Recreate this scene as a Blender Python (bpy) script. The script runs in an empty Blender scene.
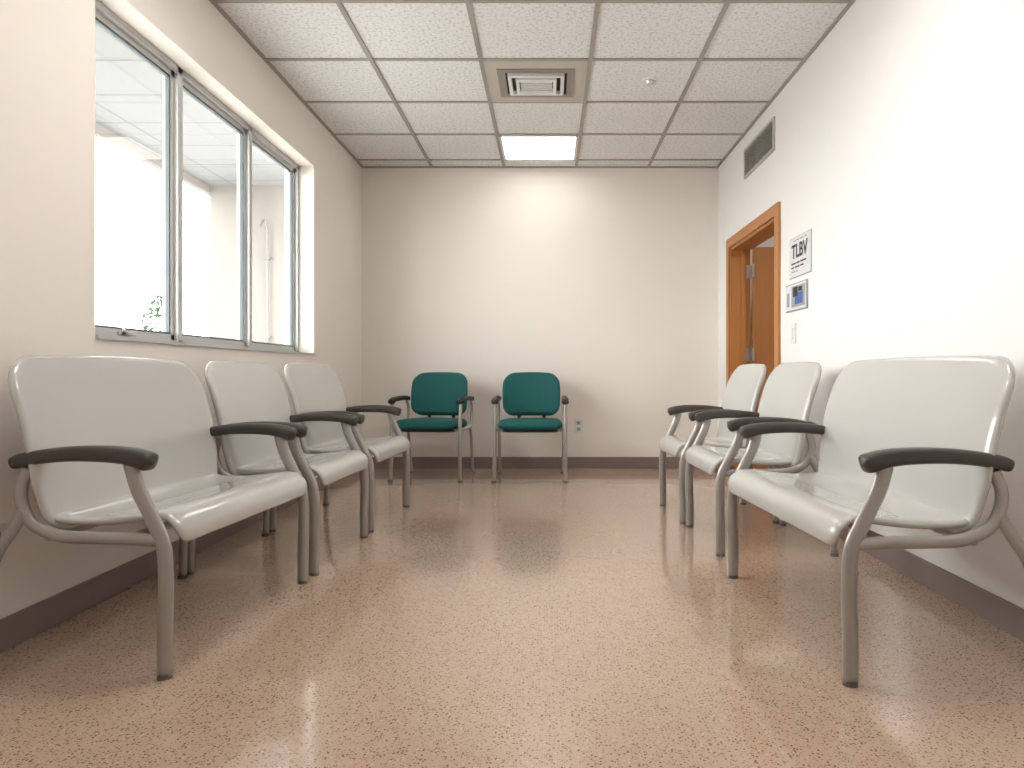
import bpy, bmesh, math, random
from mathutils import Vector, Matrix
random.seed(4)
S=bpy.context.scene
S.view_settings.view_transform='Standard'
S.view_settings.look='None'
S.view_settings.exposure=0.5
COL=S.collection

# ------------------------------------------------ materials
def new_mat(name):
    m=bpy.data.materials.new(name); m.use_nodes=True
    nt=m.node_tree; b=nt.nodes['Principled BSDF']
    return m,nt,b
def pmat(name,col,rough=.5,metal=0,spec=.5,coat=0,noise=0.03,nscale=6,bump=0,bscale=200):
    m,nt,b=new_mat(name)
    tc=nt.nodes.new('ShaderNodeTexCoord')
    n=nt.nodes.new('ShaderNodeTexNoise'); n.inputs['Scale'].default_value=nscale; n.inputs['Detail'].default_value=3
    nt.links.new(tc.outputs['Object'],n.inputs['Vector'])
    mx=nt.nodes.new('ShaderNodeMix'); mx.data_type='RGBA'
    c=Vector(col)
    mx.inputs[6].default_value=(*(c*(1-noise)),1); mx.inputs[7].default_value=(*[min(1,x) for x in c*(1+noise)],1)
    nt.links.new(n.outputs['Fac'],mx.inputs[0]); nt.links.new(mx.outputs[2],b.inputs['Base Color'])
    b.inputs['Roughness'].default_value=rough; b.inputs['Metallic'].default_value=metal
    b.inputs['Specular IOR Level'].default_value=spec; b.inputs['Coat Weight'].default_value=coat
    if bump:
        n2=nt.nodes.new('ShaderNodeTexNoise'); n2.inputs['Scale'].default_value=bscale; n2.inputs['Detail'].default_value=2
        nt.links.new(tc.outputs['Object'],n2.inputs['Vector'])
        bp=nt.nodes.new('ShaderNodeBump'); bp.inputs['Strength'].default_value=bump; bp.inputs['Distance'].default_value=.002
        nt.links.new(n2.outputs['Fac'],bp.inputs['Height']); nt.links.new(bp.outputs['Normal'],b.inputs['Normal'])
    return m
def emat(name,col,st):
    m,nt,b=new_mat(name)
    b.inputs['Base Color'].default_value=(*col,1)
    b.inputs['Emission Color'].default_value=(*col,1); b.inputs['Emission Strength'].default_value=st
    return m
def floor_mat():
    m,nt,b=new_mat('terrazzo_floor'); L=nt.links
    tc=nt.nodes.new('ShaderNodeTexCoord')
    big=nt.nodes.new('ShaderNodeTexNoise'); big.inputs['Scale'].default_value=3; L.new(tc.outputs['Object'],big.inputs['Vector'])
    base=nt.nodes.new('ShaderNodeMix'); base.data_type='RGBA'
    base.inputs[6].default_value=(.525,.378,.277,1); base.inputs[7].default_value=(.565,.413,.307,1)
    L.new(big.outputs['Fac'],base.inputs[0])
    cur=base.outputs[2]
    for sc,th,pick,colr in ((85,.30,.28,(.61,.48,.37,1)),(115,.33,.42,(.21,.135,.09,1)),(190,.36,.42,(.27,.175,.125,1))):
        v=nt.nodes.new('ShaderNodeTexVoronoi'); v.inputs['Scale'].default_value=sc; L.new(tc.outputs['Object'],v.inputs['Vector'])
        a=nt.nodes.new('ShaderNodeMath'); a.operation='LESS_THAN'; a.inputs[1].default_value=th; L.new(v.outputs['Distance'],a.inputs[0])
        sp=nt.nodes.new('ShaderNodeSeparateColor'); L.new(v.outputs['Color'],sp.inputs[0])
        p=nt.nodes.new('ShaderNodeMath'); p.operation='LESS_THAN'; p.inputs[1].default_value=pick; L.new(sp.outputs[0],p.inputs[0])
        mu=nt.nodes.new('ShaderNodeMath'); mu.operation='MULTIPLY'; L.new(a.outputs[0],mu.inputs[0]); L.new(p.outputs[0],mu.inputs[1])
        mx=nt.nodes.new('ShaderNodeMix'); mx.data_type='RGBA'; mx.inputs[7].default_value=colr
        L.new(mu.outputs[0],mx.inputs[0]); L.new(cur,mx.inputs[6]); cur=mx.outputs[2]
    L.new(cur,b.inputs['Base Color'])
    b.inputs['Roughness'].default_value=.15; b.inputs['Specular IOR Level'].default_value=.55
    b.inputs['Coat Weight'].default_value=.55; b.inputs['Coat Roughness'].default_value=.06
    return m
def tile_mat():
    m,nt,b=new_mat('acoustic_tile'); L=nt.links
    tc=nt.nodes.new('ShaderNodeTexCoord')
    v=nt.nodes.new('ShaderNodeTexNoise'); v.inputs['Scale'].default_value=60; v.inputs['Detail'].default_value=5; v.inputs['Roughness'].default_value=.7; L.new(tc.outputs['Object'],v.inputs['Vector'])
    r=nt.nodes.new('ShaderNodeValToRGB'); r.color_ramp.elements[0].position=.38; r.color_ramp.elements[0].color=(.60,.59,.58,1)
    r.color_ramp.elements[1].position=.50; r.color_ramp.elements[1].color=(.84,.84,.84,1)
    L.new(v.outputs['Fac'],r.inputs[0]); L.new(r.outputs[0],b.inputs['Base Color'])
    b.inputs['Roughness'].default_value=.9
    return m
def soffit_mat():
    m,nt,b=new_mat('soffit_panels'); L=nt.links
    tc=nt.nodes.new('ShaderNodeTexCoord')
    br=nt.nodes.new('ShaderNodeTexBrick'); br.offset=0; br.inputs['Scale'].default_value=1
    br.inputs['Brick Width'].default_value=1.2; br.inputs['Row Height'].default_value=.6; br.inputs['Mortar Size'].default_value=.012
    br.inputs['Color1'].default_value=(.150,.150,.148,1); br.inputs['Color2'].default_value=(.143,.143,.141,1); br.inputs['Mortar'].default_value=(.09,.09,.09,1)
    L.new(tc.outputs['Object'],br.inputs['Vector']); L.new(br.outputs['Color'],b.inputs['Base Color']); b.inputs['Roughness'].default_value=.8
    return m
def wood_mat(name,c1,c2):
    m,nt,b=new_mat(name); L=nt.links
    tc=nt.nodes.new('ShaderNodeTexCoord'); mp=nt.nodes.new('ShaderNodeMapping'); mp.inputs['Scale'].default_value=(14,14,1.2)
    n=nt.nodes.new('ShaderNodeTexNoise'); n.inputs['Scale'].default_value=3; n.inputs['Detail'].default_value=5
    L.new(tc.outputs['Object'],mp.inputs[0]); L.new(mp.outputs[0],n.inputs['Vector'])
    mx=nt.nodes.new('ShaderNodeMix'); mx.data_type='RGBA'; mx.inputs[6].default_value=(*c1,1); mx.inputs[7].default_value=(*c2,1)
    L.new(n.outputs['Fac'],mx.inputs[0]); L.new(mx.outputs[2],b.inputs['Base Color']); b.inputs['Roughness'].default_value=.4
    return m
def glass_mat():
    m=bpy.data.materials.new('window_glass'); m.use_nodes=True; nt=m.node_tree; nt.nodes.clear(); L=nt.links
    o=nt.nodes.new('ShaderNodeOutputMaterial'); t=nt.nodes.new('ShaderNodeBsdfTransparent'); t.inputs[0].default_value=(.97,.985,.98,1)
    g=nt.nodes.new('ShaderNodeBsdfGlossy'); g.inputs['Roughness'].default_value=.02
    mx=nt.nodes.new('ShaderNodeMixShader'); mx.inputs[0].default_value=.04
    L.new(t.outputs[0],mx.inputs[1]); L.new(g.outputs[0],mx.inputs[2]); L.new(mx.outputs[0],o.inputs[0])
    return m

M_wall=pmat('painted_wall',(.875,.82,.76),.75,noise=.01,nscale=1.5,bump=.06,bscale=260)
M_wallR=pmat('painted_wall_white',(.85,.83,.815),.7,noise=.01,nscale=1.5,bump=.06,bscale=260)
M_floor=floor_mat(); M_tile=tile_mat(); M_soff=soffit_mat()
M_grid=pmat('grid_metal',(.36,.335,.305),.5)
M_base=pmat('vinyl_baseboard',(.25,.185,.175),.45)
M_alu=pmat('window_aluminium',(.53,.535,.53),.35,metal=.1)
M_gask=pmat('rubber_gasket',(.10,.115,.12),.6)
M_glass=glass_mat()
M_wood=wood_mat('orange_wood',(.41,.16,.042),(.53,.23,.075))
M_slab=wood_mat('door_veneer',(.33,.13,.038),(.42,.175,.055))
M_shell=pmat('moulded_plastic',(.52,.515,.495),.18,coat=.5,noise=.01)
M_tube=pmat('silver_tube',(.40,.38,.36),.33,metal=.45)
M_arm=pmat('armrest_plastic',(.052,.044,.040),.42,bump=.1,bscale=300)
M_blk=pmat('black_plastic',(.02,.02,.022),.5)
M_foot=pmat('grey_glide',(.13,.12,.115),.5)
M_teal=pmat('teal_fabric',(.002,.10,.098),.75,noise=.12,nscale=60,bump=.4,bscale=500)
M_white=pmat('white_plastic',(.76,.76,.75),.4)
M_tan=pmat('vent_taupe',(.29,.26,.225),.6)
M_bei=pmat('vent_beige',(.53,.49,.43),.6)
M_dark=pmat('vent_dark',(.045,.045,.04),.8)
M_ventg=pmat('vent_grey',(.23,.23,.21),.5)
M_lampA=emat('lamp_lens',(1,.97,.93),3.8)
M_fillB=emat('fill_lens_bright',(1,.965,.92),9.5)  # glow of the added unseen fill panels, room and corridor
M_fillC=emat('fill_lens_rear',(1,.965,.92),3.5)  # weaker glow for the added fill panels out of view
M_steel=pmat('steel',(.6,.6,.6),.3,metal=.9)
M_ext=pmat('exterior_render',(.15,.135,.122),.9)
M_grd=pmat('concrete_ground',(.42,.42,.41),.9)
M_leaf=pmat('leaf_green',(.05,.085,.05),.7,noise=.3,nscale=9)
M_bark=pmat('bark',(.10,.08,.06),.9)
M_blue=pmat('print_blue',(.045,.12,.38),.4)
M_ink=pmat('ink',(.018,.018,.022),.5)
M_grey=pmat('print_grey',(.33,.34,.36),.4)
M_pipe=pmat('pipe_grey',(.11,.11,.108),.5)
M_paper=pmat('sign_white',(.70,.71,.72),.35)

# ------------------------------------------------ helpers
def link(o,parent=None):
    COL.objects.link(o)
    if parent: o.parent=parent
    return o
def from_bm(name,bm,mat,parent=None,smooth=False):
    bmesh.ops.recalc_face_normals(bm,faces=bm.faces)
    me=bpy.data.meshes.new(name); bm.to_mesh(me); bm.free()
    if mat: me.materials.append(mat)
    if smooth:
        for p in me.polygons: p.use_smooth=True
    return link(bpy.data.objects.new(name,me),parent)
def boxes(name,lst,mat,parent=None,bevel=0,origin=None):
    bm=bmesh.new(); o=Vector(origin) if origin else Vector((0,0,0))
    for x0,y0,z0,x1,y1,z1 in lst:
        vs=[bm.verts.new(Vector((x,y,z))-o) for x in (x0,x1) for y in (y0,y1) for z in (z0,z1)]
        for f in ((0,1,3,2),(4,6,7,5),(0,4,5,1),(2,3,7,6),(0,2,6,4),(1,5,7,3)): bm.faces.new([vs[i] for i in f])
    if bevel: bmesh.ops.bevel(bm,geom=bm.edges[:],offset=bevel,segments=2,affect='EDGES',profile=.5)
    ob=from_bm(name,bm,mat,parent)
    if origin and not parent: ob.location=o
    return ob
def empty(name,loc,rot=0):
    e=bpy.data.objects.new(name,None); e.empty_display_size=.1; e.location=loc; e.rotation_euler=(0,0,rot); return link(e)
def tag(o,label,cat,group=None):
    o['label']=label; o['category']=cat
    if group: o['group']=group
def struct(o): o['kind']='structure'; return o
def catmull(pts,n=8):
    P=[Vector(p) for p in pts]; P=[2*P[0]-P[1]]+P+[2*P[-1]-P[-2]]; out=[]
    for i in range(1,len(P)-2):
        a,b,c,d=P[i-1:i+3]
        for k in range(n):
            t=k/n
            out.append(.5*((2*b)+(c-a)*t+(2*a-5*b+4*c-d)*t*t+(3*b-a-3*c+d)*t**3))
    out.append(P[-2].copy()); return out
def sweep(name,pts,rad,mat,parent,side=(0,1,0),seg=14,smooth_n=8,power=2.0):
    path=catmull(pts,smooth_n) if smooth_n else [Vector(p) for p in pts]
    sd=Vector(side).normalized(); bm=bmesh.new(); rings=[]
    n=len(path)
    for i,p in enumerate(path):
        t=(path[min(i+1,n-1)]-path[max(i-1,0)]).normalized()
        nn=t.cross(sd).normalized(); s2=nn.cross(t).normalized()
        rs,rn=rad(i/(n-1)) if callable(rad) else rad
        ring=[]
        for k in range(seg):
            a=2*math.pi*k/seg; c,s=math.cos(a),math.sin(a); e=2/power
            ring.append(bm.verts.new(p+s2*(rs*math.copysign(abs(c)**e,c))+nn*(rn*math.copysign(abs(s)**e,s))))
        rings.append(ring)
    for a,b in zip(rings[:-1],rings[1:]):
        for k in range(seg): bm.faces.new((a[k],a[(k+1)%seg],b[(k+1)%seg],b[k]))
    bm.faces.new(rings[0]); bm.faces.new(rings[-1])
    ob=from_bm(name,bm,mat,parent,True)
    for p in ob.data.polygons:
        if len(p.vertices)>4: p.use_smooth=False
    return ob
def outline(w,l,r0,r1):
    pts=[]
    corners=[(w/2,-l/2,r0,-90),(w/2,l/2,r1,0),(-w/2,l/2,r1,90),(-w/2,-l/2,r0,180)]
    segs=[]
    for cx,cy,r,a0 in corners:
        ox=cx-math.copysign(r,cx); oy=cy-math.copysign(r,cy)
        segs.append([(ox+r*math.cos(math.radians(a0+90*k/8)),oy+r*math.sin(math.radians(a0+90*k/8))) for k in range(9)])
    for i in range(4):
        pts+=segs[i]; a=segs[i][-1]; b=segs[(i+1)%4][0]
        for k in range(1,12): pts.append((a[0]+(b[0]-a[0])*k/12,a[1]+(b[1]-a[1])*k/12))
    return pts
def pad(name,profile,w,T,mat,parent,r0=.05,r1=.05,bend=0,crown=0,dome=0,taper=None,rim=None,wave=None):
    cur=catmull([(u,0,z) for u,z in profile],12)
    acc=[0]
    for a,b in zip(cur[:-1],cur[1:]): acc.append(acc[-1]+(b-a).length)
    Ltot=acc[-1]
    def at(q):
        q=max(0,min(Ltot,q)); i=0
        while i<len(acc)-2 and acc[i+1]<q: i+=1
        t=(q-acc[i])/max(1e-9,acc[i+1]-acc[i]); p=cur[i].lerp(cur[i+1],t)
        j0=max(0,i-2); j1=min(len(cur)-1,i+3); tg=(cur[j1]-cur[j0]).normalized()
        return p,Vector((-tg.z,0,tg.x))
    out=outline(w,Ltot,r0,r1); R=rim or T/2; md=min(w,Ltot)/2
    steps=[(t*(1-R/md),1.0) for t in (0.12,.25,.38,.5,.6,.69,.77,.84,.90,.95)]+[(1-R/md*(1-math.sin(math.radians(a))),math.cos(math.radians(a))) for a in (0,18,36,54,72,84)]
    bm=bmesh.new()
    def P(px,pq,h):
        q=pq+Ltot/2; p,nr=at(q); f=2*px/w
        ww=taper(q/Ltot) if taper else 1
        v=p+nr*h+Vector((bend*f*f,px*ww,0))
        if crown: v.z+=crown*(1-f*f)*max(0,(q/Ltot-.5)*2)
        if wave: v+=Vector(wave(f,q/Ltot))
        return v
    def side(sg):
        rings=[]
        for t,hh in steps:
            h=sg*(T/2*hh+dome*(1-t*t) if sg>0 else T/2*hh)
            rings.append([bm.verts.new(P(x*t,y*t,h)) for x,y in out])
        c=bm.verts.new(P(0,0,sg*T/2+(dome if sg>0 else 0)))
        n=len(out)
        for k in range(n): bm.faces.new((c,rings[0][k],rings[0][(k+1)%n]))
        for a,b in zip(rings[:-1],rings[1:]):
            for k in range(n): bm.faces.new((a[k],a[(k+1)%n],b[(k+1)%n],b[k]))
        return rings[-1]
    A=side(1); B=side(-1); n=len(A)
    for k in range(n): bm.faces.new((A[k],A[(k+1)%n],B[(k+1)%n],B[k]))
    return from_bm(name,bm,mat,parent,True)

# ------------------------------------------------ room
XL,XR,YB,YF,ZC=-1.585,1.432,5.93,-2.6,2.55
TL=.2; TR=.15
WY0,WY1,WZ0,WZ1=2.445,4.72,.925,2.20
struct(boxes('wall_left',[(XL-TL,YF,-.1,XL,WY0,ZC+.05),(XL-TL,WY1,-.1,XL,YB+.15,ZC+.05),(XL-TL,WY0,-.1,XL,WY1,WZ0),(XL-TL,WY0,WZ1,XL,WY1,ZC+.05)],M_wall))
DY0,DY1,DZ=4.40,5.52,1.79
struct(boxes('wall_right',[(XR,YF,0,XR+TR,DY0,ZC+.05),(XR,DY1,0,XR+TR,YB+.15,ZC+.05),(XR,DY0,DZ,XR+TR,DY1,ZC+.05)],M_wallR))
struct(boxes('wall_back',[(XL,YB,0,XR,YB+.15,ZC+.05)],M_wall))
struct(boxes('wall_front',[(XL-TL,YF-.15,0,XR+TR,YF,ZC+.05)],M_wall))
struct(boxes('floor',[(XL,YF,-.1,3.4,YB+.15,0)],M_floor))
struct(boxes('ceiling',[(XL,YF,ZC,XR,YB,ZC+.05)],M_tile))
struct(boxes('wall_corridor',[(3.25,3.0,0,3.4,YB+.15,2.6),(XR+TR,2.85,0,3.4,3.0,2.6),(XR+TR,YB+.02,0,3.25,YB+.15,2.6)],M_wallR))
struct(boxes('ceiling_corridor',[(XR+TR,2.85,2.45,3.4,YB+.15,2.6)],M_wallR))
bars=[]; g=.012
xs=[-.99,-.38,.23,.84]; rows=[5.72-.61*k for k in range(14)]
for x in xs: bars.append((x-g,YF,ZC-.007,x+g,YB,ZC+.002))
for y in rows: bars.append((XL,y-g,ZC-.006,XR,y+g,ZC+.002))
bars+=[(XL,YF,ZC-.008,XL+.02,YB,ZC+.002),(XR-.02,YF,ZC-.008,XR,YB,ZC+.002),(XL,YB-.02,ZC-.008,XR,YB,ZC+.002),(XL,YF,ZC-.008,XR,YF+.02,ZC+.002)]
struct(boxes('trim_1',bars,M_grid))
BH,BT=.095,.012
struct(boxes('baseboard_left',[(XL,YF,0,XL+BT,YB,BH)],M_base,bevel=.003))
struct(boxes('baseboard_back',[(XL,YB-BT,0,XR,YB,BH)],M_base,bevel=.003))
struct(boxes('baseboard_right',[(XR-BT,YF,0,XR,DY0-.085,BH),(XR-BT,DY1+.085,0,XR,YB,BH)],M_base,bevel=.003))

# window
wx=XL-.10; fx0,fx1=wx-.07,wx
win=empty('window_1',(0,0,0)); win['kind']='structure'
ft=.028; m1,m2=3.20,3.955
boxes('window_frame',[(fx0,WY0,WZ0,fx1,WY1,WZ0+ft),(fx0,WY0,WZ1-ft,fx1,WY1,WZ1),(fx0,WY0,WZ0,fx1,WY0+ft,WZ1),(fx0,WY1-ft,WZ0,fx1,WY1,WZ1),
  (fx0,m1-.02,WZ0,fx1,m1+.02,WZ1),(fx0,m2-.018,WZ0,fx1,m2+.018,WZ1)],M_alu,win)
boxes('window_sill',[(wx,WY0,WZ0,XL+.010,WY1,WZ0+.012)],M_alu,win)
panes=[(WY0+ft,m1-.02),(m1+.02,m2-.018),(m2+.018,WY1-ft)]
for i,(a,b) in enumerate(panes):
    z0,z1=WZ0+ft,WZ1-ft; s=.026; x0,x1=wx-.052,wx-.018
    boxes('sash',[(x0,a,z0,x1,b,z0+s),(x0,a,z1-s,x1,b,z1),(x0,a,z0,x1,a+s,z1),(x0,b-s,z0,x1,b,z1)],M_alu,win)
    k=.009; a2,b2,c2,d2=a+s,b-s,z0+s,z1-s
    boxes('gasket',[(x0+.012,a2,c2,x1-.004,b2,c2+k),(x0+.012,a2,d2-k,x1-.004,b2,d2),(x0+.012,a2,c2,x1-.004,a2+k,d2),(x0+.012,b2-k,c2,x1-.004,b2,d2)],M_gask,win)
    boxes('glass',[(wx-.037,a2,c2,wx-.033,b2,d2)],M_glass,win)
boxes('latch',[(wx-.018,2.76,WZ0+.03,wx+.012,2.84,WZ0+.045),(wx+.0,2.76,WZ0+.03,wx+.012,2.775,WZ0+.06)],M_steel,win,bevel=.002)

# door
door=empty('door_1',(0,0,0)); door['kind']='structure'
c=.075
boxes('door_casing',[(XR-.018,DY0-c,0,XR,DY0,DZ+c),(XR-.018,DY1,0,XR,DY1+c,DZ+c),(XR-.018,DY0,DZ,XR,DY1,DZ+c)],M_wood,door,bevel=.003)
boxes('door_jamb',[(XR,DY0,0,XR+TR,DY0+.02,DZ),(XR,DY1-.02,0,XR+TR,DY1,DZ),(XR,DY0+.02,DZ-.02,XR+TR,DY1-.02,DZ),
   (XR+.08,DY1-.032,0,XR+.11,DY1-.02,DZ-.02)],M_wood,door)
boxes('door_leaf',[(XR+TR+.012,DY1-.075,.01,XR+TR+1.05,DY1-.03,DZ-.005)],M_slab,door,bevel=.002)
for z in (.3,.95,1.6):
    boxes('hinge',[(XR+TR-.035,DY1-.037,z-.05,XR+TR+.012,DY1-.031,z+.05),(XR+TR-.002,DY1-.085,z-.05,XR+TR+.012,DY1-.07,z+.05)],M_steel,door)

# ceiling lights: one fixture in view, the rest unseen fill added for brightness
def lamp(x0,y0,mat,sz=.61,z=ZC,name='ceiling_light'):
    e=empty(name,(x0+sz/2,y0+sz/2,z)); tag(e,'square recessed ceiling light with glowing white lens','ceiling light','recessed ceiling lights')  # label shared by the fixture in view and the added fill panels
    h=sz/2-.012
    boxes('light_frame',[(-h,-h,-.012,h,-h+.02,0),(-h,h-.02,-.012,h,h,0),(-h,-h,-.012,-h+.02,h,0),(h-.02,-h,-.012,h,h,0)],M_white,e)
    boxes('light_lens',[(-h+.02,-h+.02,-.008,h-.02,h-.02,-.001)],mat,e)
lamp(-.38,5.11,M_lampA)
lamp(-.99,2.06,M_fillB); lamp(.23,2.06,M_fillB)  # unseen pair added just out of view as fill light
for yy in (.23,-1.6):
    lamp(-.99,yy,M_fillC); lamp(.23,yy,M_fillC)  # unseen panels added above and behind the camera to brighten the room
lamp(2.2,4.3,M_fillB,z=2.45)  # unseen panel added to light the corridor behind the doorway

# ceiling diffuser
e=empty('ceiling_air_vent',(-.075,4.195,ZC)); tag(e,'square beige ceiling air diffuser with louvred white core','air vent')
h=.293
boxes('vent_panel',[(-h,-h,-.008,h,-.2,0),(-h,.2,-.008,h,h,0),(-h,-.2,-.008,-.225,.2,0),(.225,-.2,-.008,h,.2,0)],M_bei,e)
boxes('vent_recess',[(-.225,-.2,-.004,.225,.2,-.0005)],M_dark,e)
def ring(x,y,t,z0,z1): return [(-x,-y,z0,x,-y+t,z1),(-x,y-t,z0,x,y,z1),(-x,-y+t,z0,-x+t,y-t,z1),(x-t,-y+t,z0,x,y-t,z1)]
boxes('vent_surround',ring(.225,.2,.045,-.014,-.004),M_tan,e)
boxes('vent_core',ring(.165,.14,.022,-.028,-.004)+ring(.12,.10,.02,-.034,-.004),M_white,e,bevel=.003)
for k in range(5):
    boxes('slat',[(-.095,-.07+k*.033,-.03,.095,-.055+k*.033,-.006)],M_white,e)
e=empty('sprinkler_head',(.60,4.17,ZC)); tag(e,'small round white ceiling sprinkler cover','sprinkler')
def disc(name,r,z0,z1,mat,par,r2=None,seg=32):
    bm=bmesh.new(); r2=r if r2 is None else r2
    A=[bm.verts.new((r*math.cos(2*math.pi*k/seg),r*math.sin(2*math.pi*k/seg),z0)) for k in range(seg)]
    B=[bm.verts.new((r2*math.cos(2*math.pi*k/seg),r2*math.sin(2*math.pi*k/seg),z1)) for k in range(seg)]
    bm.faces.new(A); bm.faces.new(B)
    for k in range(seg): bm.faces.new((A[k],A[(k+1)%seg],B[(k+1)%seg],B[k]))
    return from_bm(name,bm,mat,par)
disc('sprinkler_plate',.046,-.008,.0,M_white,e,.05); disc('sprinkler_tip',.018,-.024,-.008,M_steel,e,.026)

# wall vent
vy0,vy1,vz0,vz1=4.43,5.10,2.215,2.43
e=empty('wall_vent',(XR,(vy0+vy1)/2,(vz0+vz1)/2)); tag(e,'grey louvred return air grille on the wall','air vent')
hw,hh=(vy1-vy0)/2,(vz1-vz0)/2
boxes('grille_frame',[(-.014,-hw,-hh,0,hw,-hh+.02),(-.014,-hw,hh-.02,0,hw,hh),(-.014,-hw,-hh+.02,0,-hw+.02,hh-.02),(-.014,hw-.02,-hh+.02,0,hw,hh-.02)],M_bei,e,bevel=.002)
boxes('grille_back',[(-.003,-hw+.02,-hh+.02,-.0005,hw-.02,hh-.02)],M_dark,e)
sl=[(-.011,-hw+.02,-hh+.027+k*.021,-.004,hw-.02,-hh+.038+k*.021) for k in range(8)]+[(-.013,-.01,-hh+.02,-.003,.01,hh-.02)]
boxes('grille_slats',sl,M_ventg,e)

# signs
def rw(y,z): return Matrix(((0,0,-1,XR),(-1,0,0,y),(0,1,0,z),(0,0,0,1)))
def text(s,size,x,y,mat,par,bold=.0,z=.0052,sx=1):
    cu=bpy.data.curves.new('lettering','FONT'); cu.body=s; cu.size=size; cu.align_x='CENTER'; cu.align_y='CENTER'; cu.extrude=.0004; cu.offset=bold
    t=bpy.data.objects.new('tmp',cu); COL.objects.link(t); dg=bpy.context.evaluated_depsgraph_get(); dg.update()
    me=bpy.data.meshes.new_from_object(t.evaluated_get(dg)); bpy.data.objects.remove(t)
    me.materials.clear(); me.materials.append(mat)
    o=bpy.data.objects.new('lettering',me); link(o,par); o.location=(x,y,z); o.scale=(sx,1,1); return o
e=empty('wall_sign',(0,0,0)); e.matrix_world=rw(3.985,1.475); tag(e,'white wall sign with bold black capital lettering','sign')
boxes('sign_border',[(-.172,-.117,0,.172,.117,.003)],M_grey,e)
boxes('sign_board',[(-.168,-.113,.003,.168,.113,.006)],M_paper,e,bevel=.001)
text('TLBV',.110,0,.03,M_ink,e,.0028,z=.0072)
def words(y,x0,spec,hgt,mat):
    L=[];x=x0
    for w in spec: L.append((x,y-hgt/2,.006,x+w,y+hgt/2,.0068)); x+=w+.012
    boxes('lettering',L,mat,e)
words(.096,-.10,(.05,.03,.06,.035),.008,M_grey)
words(-.035,-.13,(.07,.05,.09),.009,M_ink)
words(-.058,-.13,(.04,.08,.05),.009,M_ink)
words(-.081,-.13,(.06,.03),.009,M_grey)
e=empty('leaflet_panel',(0,0,0)); e.matrix_world=rw(4.035,1.245); tag(e,'small white notice panel with blue picture','notice')
boxes('panel_border',[(-.17,-.08,0,.17,.08,.010)],M_grey,e)
boxes('panel_board',[(-.163,-.073,.01,.163,.073,.012)],M_paper,e)
boxes('picture',[(-.06,-.06,.012,.15,.062,.014)],M_grey,e)
boxes('picture_patch',[(.0,-.045,.014,.12,.02,.0155)],M_blue,e)
boxes('picture_figure',[(-.03,.0,.0155,.045,.055,.0165)],M_ink,e)
boxes('picture_figure',[(.06,.025,.014,.11,.05,.0165)],M_ink,e)
boxes('print_block',[(-.14,-.05,.012,-.10,.03,.0135)],M_grey,e)
e=empty('light_switch',(0,0,0)); e.matrix_world=rw(4.09,1.035); tag(e,'white rocker light switch on the wall','light switch')
boxes('switch_plate',[(-.038,-.06,0,.038,.06,.006)],M_white,e,bevel=.002); boxes('toggle',[(-.016,-.032,.006,.016,.032,.011)],M_white,e,bevel=.002)
def outlet(mw,label):
    e=empty('power_outlet',(0,0,0)); e.matrix_world=mw; tag(e,label,'outlet')
    boxes('outlet_plate',[(-.037,-.06,0,.037,.06,.006)],M_white,e,bevel=.002)
    for s in (-1,1):
        boxes('socket',[(-.014,s*.026-.014,.006,.014,s*.026+.014,.008)],M_grey,e,bevel=.0009)
        boxes('slot',[(-.007,s*.026-.003,.008,-.004,s*.026+.008,.0086),(.004,s*.026-.003,.008,.007,s*.026+.008,.0086)],M_ink,e)
outlet(Matrix(((1,0,0,.25),(0,0,-1,YB),(0,1,0,.355),(0,0,0,1))),'white double power outlet low on cream wall')
outlet(Matrix(((0,0,1,XL),(1,0,0,2.0),(0,1,0,.31),(0,0,0,1))),'white double power outlet behind white chair')

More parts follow.
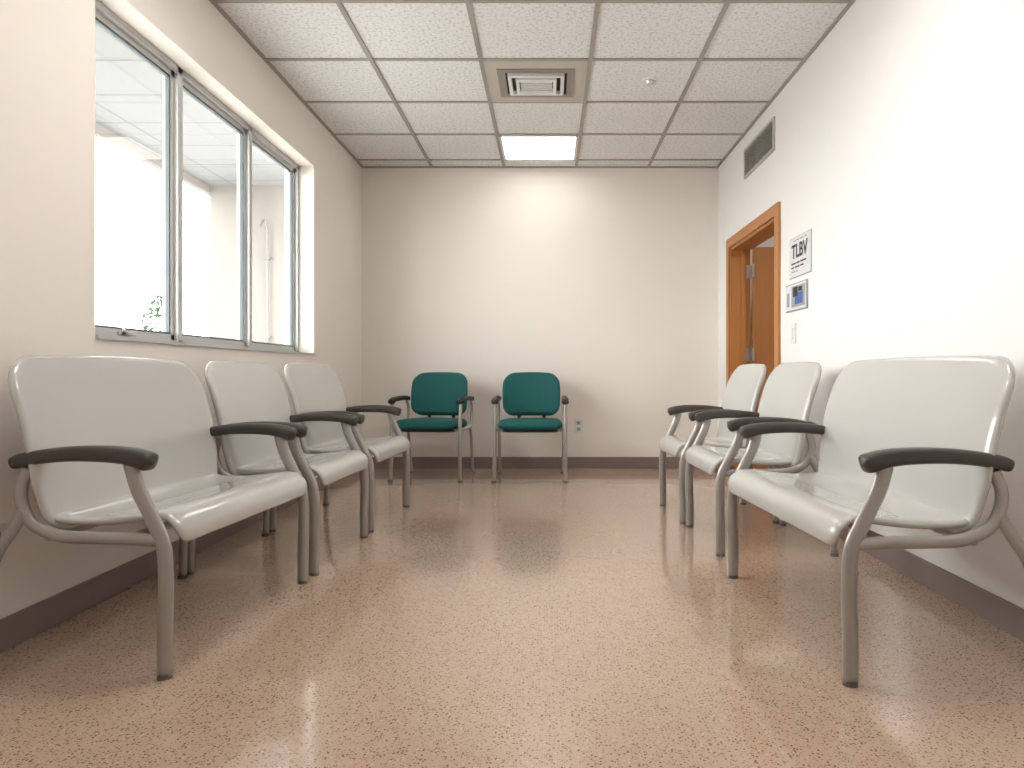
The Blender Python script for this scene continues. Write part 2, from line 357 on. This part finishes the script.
# ------------------------------------------------ chairs
def glide(par,x,y,mat=None): 
    o=disc('foot_glide',.019,0,.012,mat or M_foot,par,.018,20); o.location=(x,y,0)
def white_chair(A,B,label):
    A=Vector((*A,0)); B=Vector((*B,0)); W=(B-A).length; L=(B-A)/W
    e=empty('waiting_chair',(A+B)/2,math.atan2(-L.x,L.y)); tag(e,label,'chair','off-white waiting room chairs')
    h=W/2
    pad('seat',[(-.365,.425),(-.345,.405),(-.30,.396),(-.22,.396),(-.13,.406),(-.04,.42),(.0,.41),(.022,.38),(.022,.345)],W-.04,.024,M_shell,e,r0=.03,r1=.05,
        wave=lambda f,q:(0,0,.010*f*f*(1-q)))
    pad('backrest',[(-.335,.372),(-.362,.42),(-.376,.50),(-.392,.60),(-.424,.72),(-.475,.848)],W+.04,.028,M_shell,e,r0=.06,r1=.10,bend=.018,crown=.010,
        taper=lambda q:(1-.04*abs(q-.6)**1.5)*(1-.06*max(0,(.3-q)/.3)))
    for s in (-1,1):
        y=s*h
        sweep('leg',[(-.095,y,.565),(-.075,y,.50),(-.035,y,.42),(-.004,y,.35),(.003,y,.25),(0,y,.12),(0,y,.008)],(.0145,.021),M_tube,e)
        sweep('leg',[(-.395,y*1.0,.44),(-.43,y*1.01,.38),(-.47,y*1.03,.31),(-.49,y*1.045,.2),(-.50,y*1.06,.008)],(.0135,.016),M_tube,e)
        sweep('side_frame',[(-.385,y,.55),(-.405,y,.50),(-.402,y,.45),(-.37,y,.398),(-.30,y,.370),(-.2,y,.366),(-.1,y,.366),(-.01,y,.362)],(.013,.017),M_tube,e)
        glide(e,0,y); glide(e,-.50,y*1.06)
        def rr(t):
            k=min(1,math.sqrt(max(0,1-((max(0,t-.95))/.05)**2))+.02) if t>.95 else (min(1,math.sqrt(max(0,1-((.05-t)/.05)**2))+.02) if t<.05 else 1)
            return ((.022+.008*t)*k,(.017+.008*t)*k)
        sweep('armrest',[(-.43,y,.560),(-.39,y,.574),(-.28,y,.588),(-.17,y,.590),(-.09,y,.583),(-.03,y,.566)],rr,M_arm,e,power=3,seg=20)
    for u in (-.10,-.33):
        sweep('crossbar',[(u,-h,.366),(u,0,.366),(u,h,.366)],(.012,.012),M_tube,e,side=(1,0,0))
    return e
wl='wide off-white moulded waiting chair with dark armrests'
nl='off-white moulded waiting chair with dark armrests'
white_chair((-1.014,1.848),(-.943,2.683),wl+' by the window wall')
white_chair((-.937,2.79),(-.9025,3.415),nl+' below the window')
white_chair((-.905,3.54),(-.859,4.205),nl+' below the window')
white_chair((.723,2.75),(.777,1.806),wl+' by the plain wall')
white_chair((.735,3.66),(.755,3.08),nl+' by the plain wall')
white_chair((.69,4.24),(.717,3.74),nl+' near the doorway')

def teal_chair(x,y,rot,label):
    e=empty('upholstered_chair',(x,y,0),rot); tag(e,label,'chair','teal upholstered waiting chairs')
    W=.52; h=W/2
    pad('seat',[(-.40,.415),(-.3,.412),(-.1,.42),(.0,.418),(.035,.395)],.48,.06,M_teal,e,r0=.09,r1=.07,dome=.018,rim=.03)
    pad('seat_base',[(-.39,.372),(-.2,.372),(.0,.375)],.42,.022,M_blk,e,r0=.06,r1=.06)
    pad('backrest',[(-.40,.475),(-.415,.56),(-.435,.68),(-.46,.80)],.45,.045,M_teal,e,r0=.07,r1=.085,bend=.045,dome=.012,crown=.012,rim=.022,taper=lambda q:.97+.05*math.sin(math.pi*min(1,q)))
    pad('back_shell',[(-.43,.465),(-.447,.56),(-.467,.68),(-.49,.80)],.44,.02,M_blk,e,r0=.08,r1=.085,bend=.045,crown=.01)
    for s in (-1,1):
        y=s*h
        sweep('leg',[(-.015,y,.59),(-.005,y,.50),(.005,y,.40),(.012,y,.2),(.02,y*1.02,.008)],(.0145,.0145),M_tube,e)
        sweep('leg',[(-.30,y*.98,.385),(-.38,y*.98,.34),(-.42,y*.98,.2),(-.47,y*.98,.008)],(.0115,.0115),M_tube,e)
        sweep('side_frame',[(-.36,y,.585),(-.40,y,.54),(-.40,y,.46),(-.36,y,.40),(-.25,y,.382),(0,y,.380)],(.011,.011),M_tube,e)
        sweep('armrest',[(-.42,y,.60),(-.3,y,.61),(-.12,y,.608),(-.03,y,.602),(.02,y,.585)],lambda t:((.022+.006*t)*(1 if .05<t<.95 else .6),(.018)*(1 if .05<t<.95 else .6)),M_blk,e,power=2.8,seg=18)
        sweep('back_support',[(-.36,s*.10,.385),(-.44,s*.10,.42),(-.455,s*.10,.5),(-.46,s*.10,.6)],(.014,.006),M_blk,e)
        glide(e,.02,y*1.02); glide(e,-.47,y*.98)
    for u in (-.05,-.30):
        sweep('crossbar',[(u,-h,.378),(u,0,.378),(u,h,.378)],(.01,.01),M_tube,e,side=(1,0,0))
teal_chair(-.915,5.2,math.radians(-90-6),'teal upholstered armchair beside the row of white chairs')
teal_chair(-.14,5.17,math.radians(-90),'teal upholstered armchair with black arms against the cream wall')

# ------------------------------------------------ exterior
o=boxes('ceiling_canopy',[(-3.88,.0,2.95,XL-TL,8.2,3.1)],M_soff); struct(o)
struct(boxes('wall_exterior',[(-3.88,8.0,-.1,XL-TL,8.2,2.95)],M_ext))
struct(boxes('trim_2',[(-3.95,-.1,2.86,-3.88,8.2,3.1)],M_ext))
struct(boxes('ground',[(-40,-20,-.15,XL-TL,40,-.1)],M_grd))
e=empty('exterior_pipe',(-3.2,8.0,0)); tag(e,'thin grey hooked pipe on exterior wall','pipe')
sweep('pipe_run',[(0,-.04,.0-.09),(0,-.04,1.2),(0,-.04,2.1),(0,-.05,2.4),(0,-.14,2.52),(0,-.24,2.42)],(.012,.012),M_pipe,e,side=(1,0,0))
boxes('pipe_clip',[(-.03,-.06,1.2,.03,0,1.23)],M_pipe,e)
boxes('pipe_clip',[(-.03,-.06,2.1,.03,0,2.13)],M_pipe,e)
e=empty('shrub',(-4.97,9.0,-.1)); tag(e,'small leafy green shrub standing outside the window','shrub')
sweep('trunk',[(0,0,0),(.03,0,.5),(0,.02,1.1),(.02,0,1.5)],lambda t:(.04-.03*t,.04-.03*t),M_bark,e,side=(0,1,0))
bm=bmesh.new()
for k in range(650):
    a=random.uniform(0,6.28); zz=random.uniform(.6,1.9); rmax=.27*math.sqrt(max(.02,1-((zz-1.15)/.78)**2)); r=rmax*random.random()**.5
    cpt=Vector((r*math.cos(a),r*math.sin(a),zz)); d=Vector((random.gauss(0,1),random.gauss(0,1),random.gauss(0,.7))).normalized(); s=d.cross(Vector((random.random(),random.random(),1))).normalized()*.022
    d*=.055
    bm.faces.new([bm.verts.new(p) for p in (cpt-d,cpt+s,cpt+d,cpt-s)])
from_bm('foliage',bm,M_leaf,e)

# ------------------------------------------------ light + camera
w=bpy.data.worlds.new('World'); S.world=w; w.use_nodes=True
bg=w.node_tree.nodes['Background']; bg.inputs[0].default_value=(1,.995,.985,1); bg.inputs[1].default_value=11.0
cam=bpy.data.cameras.new('Camera'); co=bpy.data.objects.new('Camera',cam); COL.objects.link(co)
co.location=(0,0,.805); co.rotation_euler=(math.radians(90),0,0)
cam.sensor_width=36; cam.lens=700/1024*36; cam.shift_x=(512-549)/1024; cam.shift_y=-(384-373)/1024
cam.clip_start=.05; cam.clip_end=200
S.camera=co
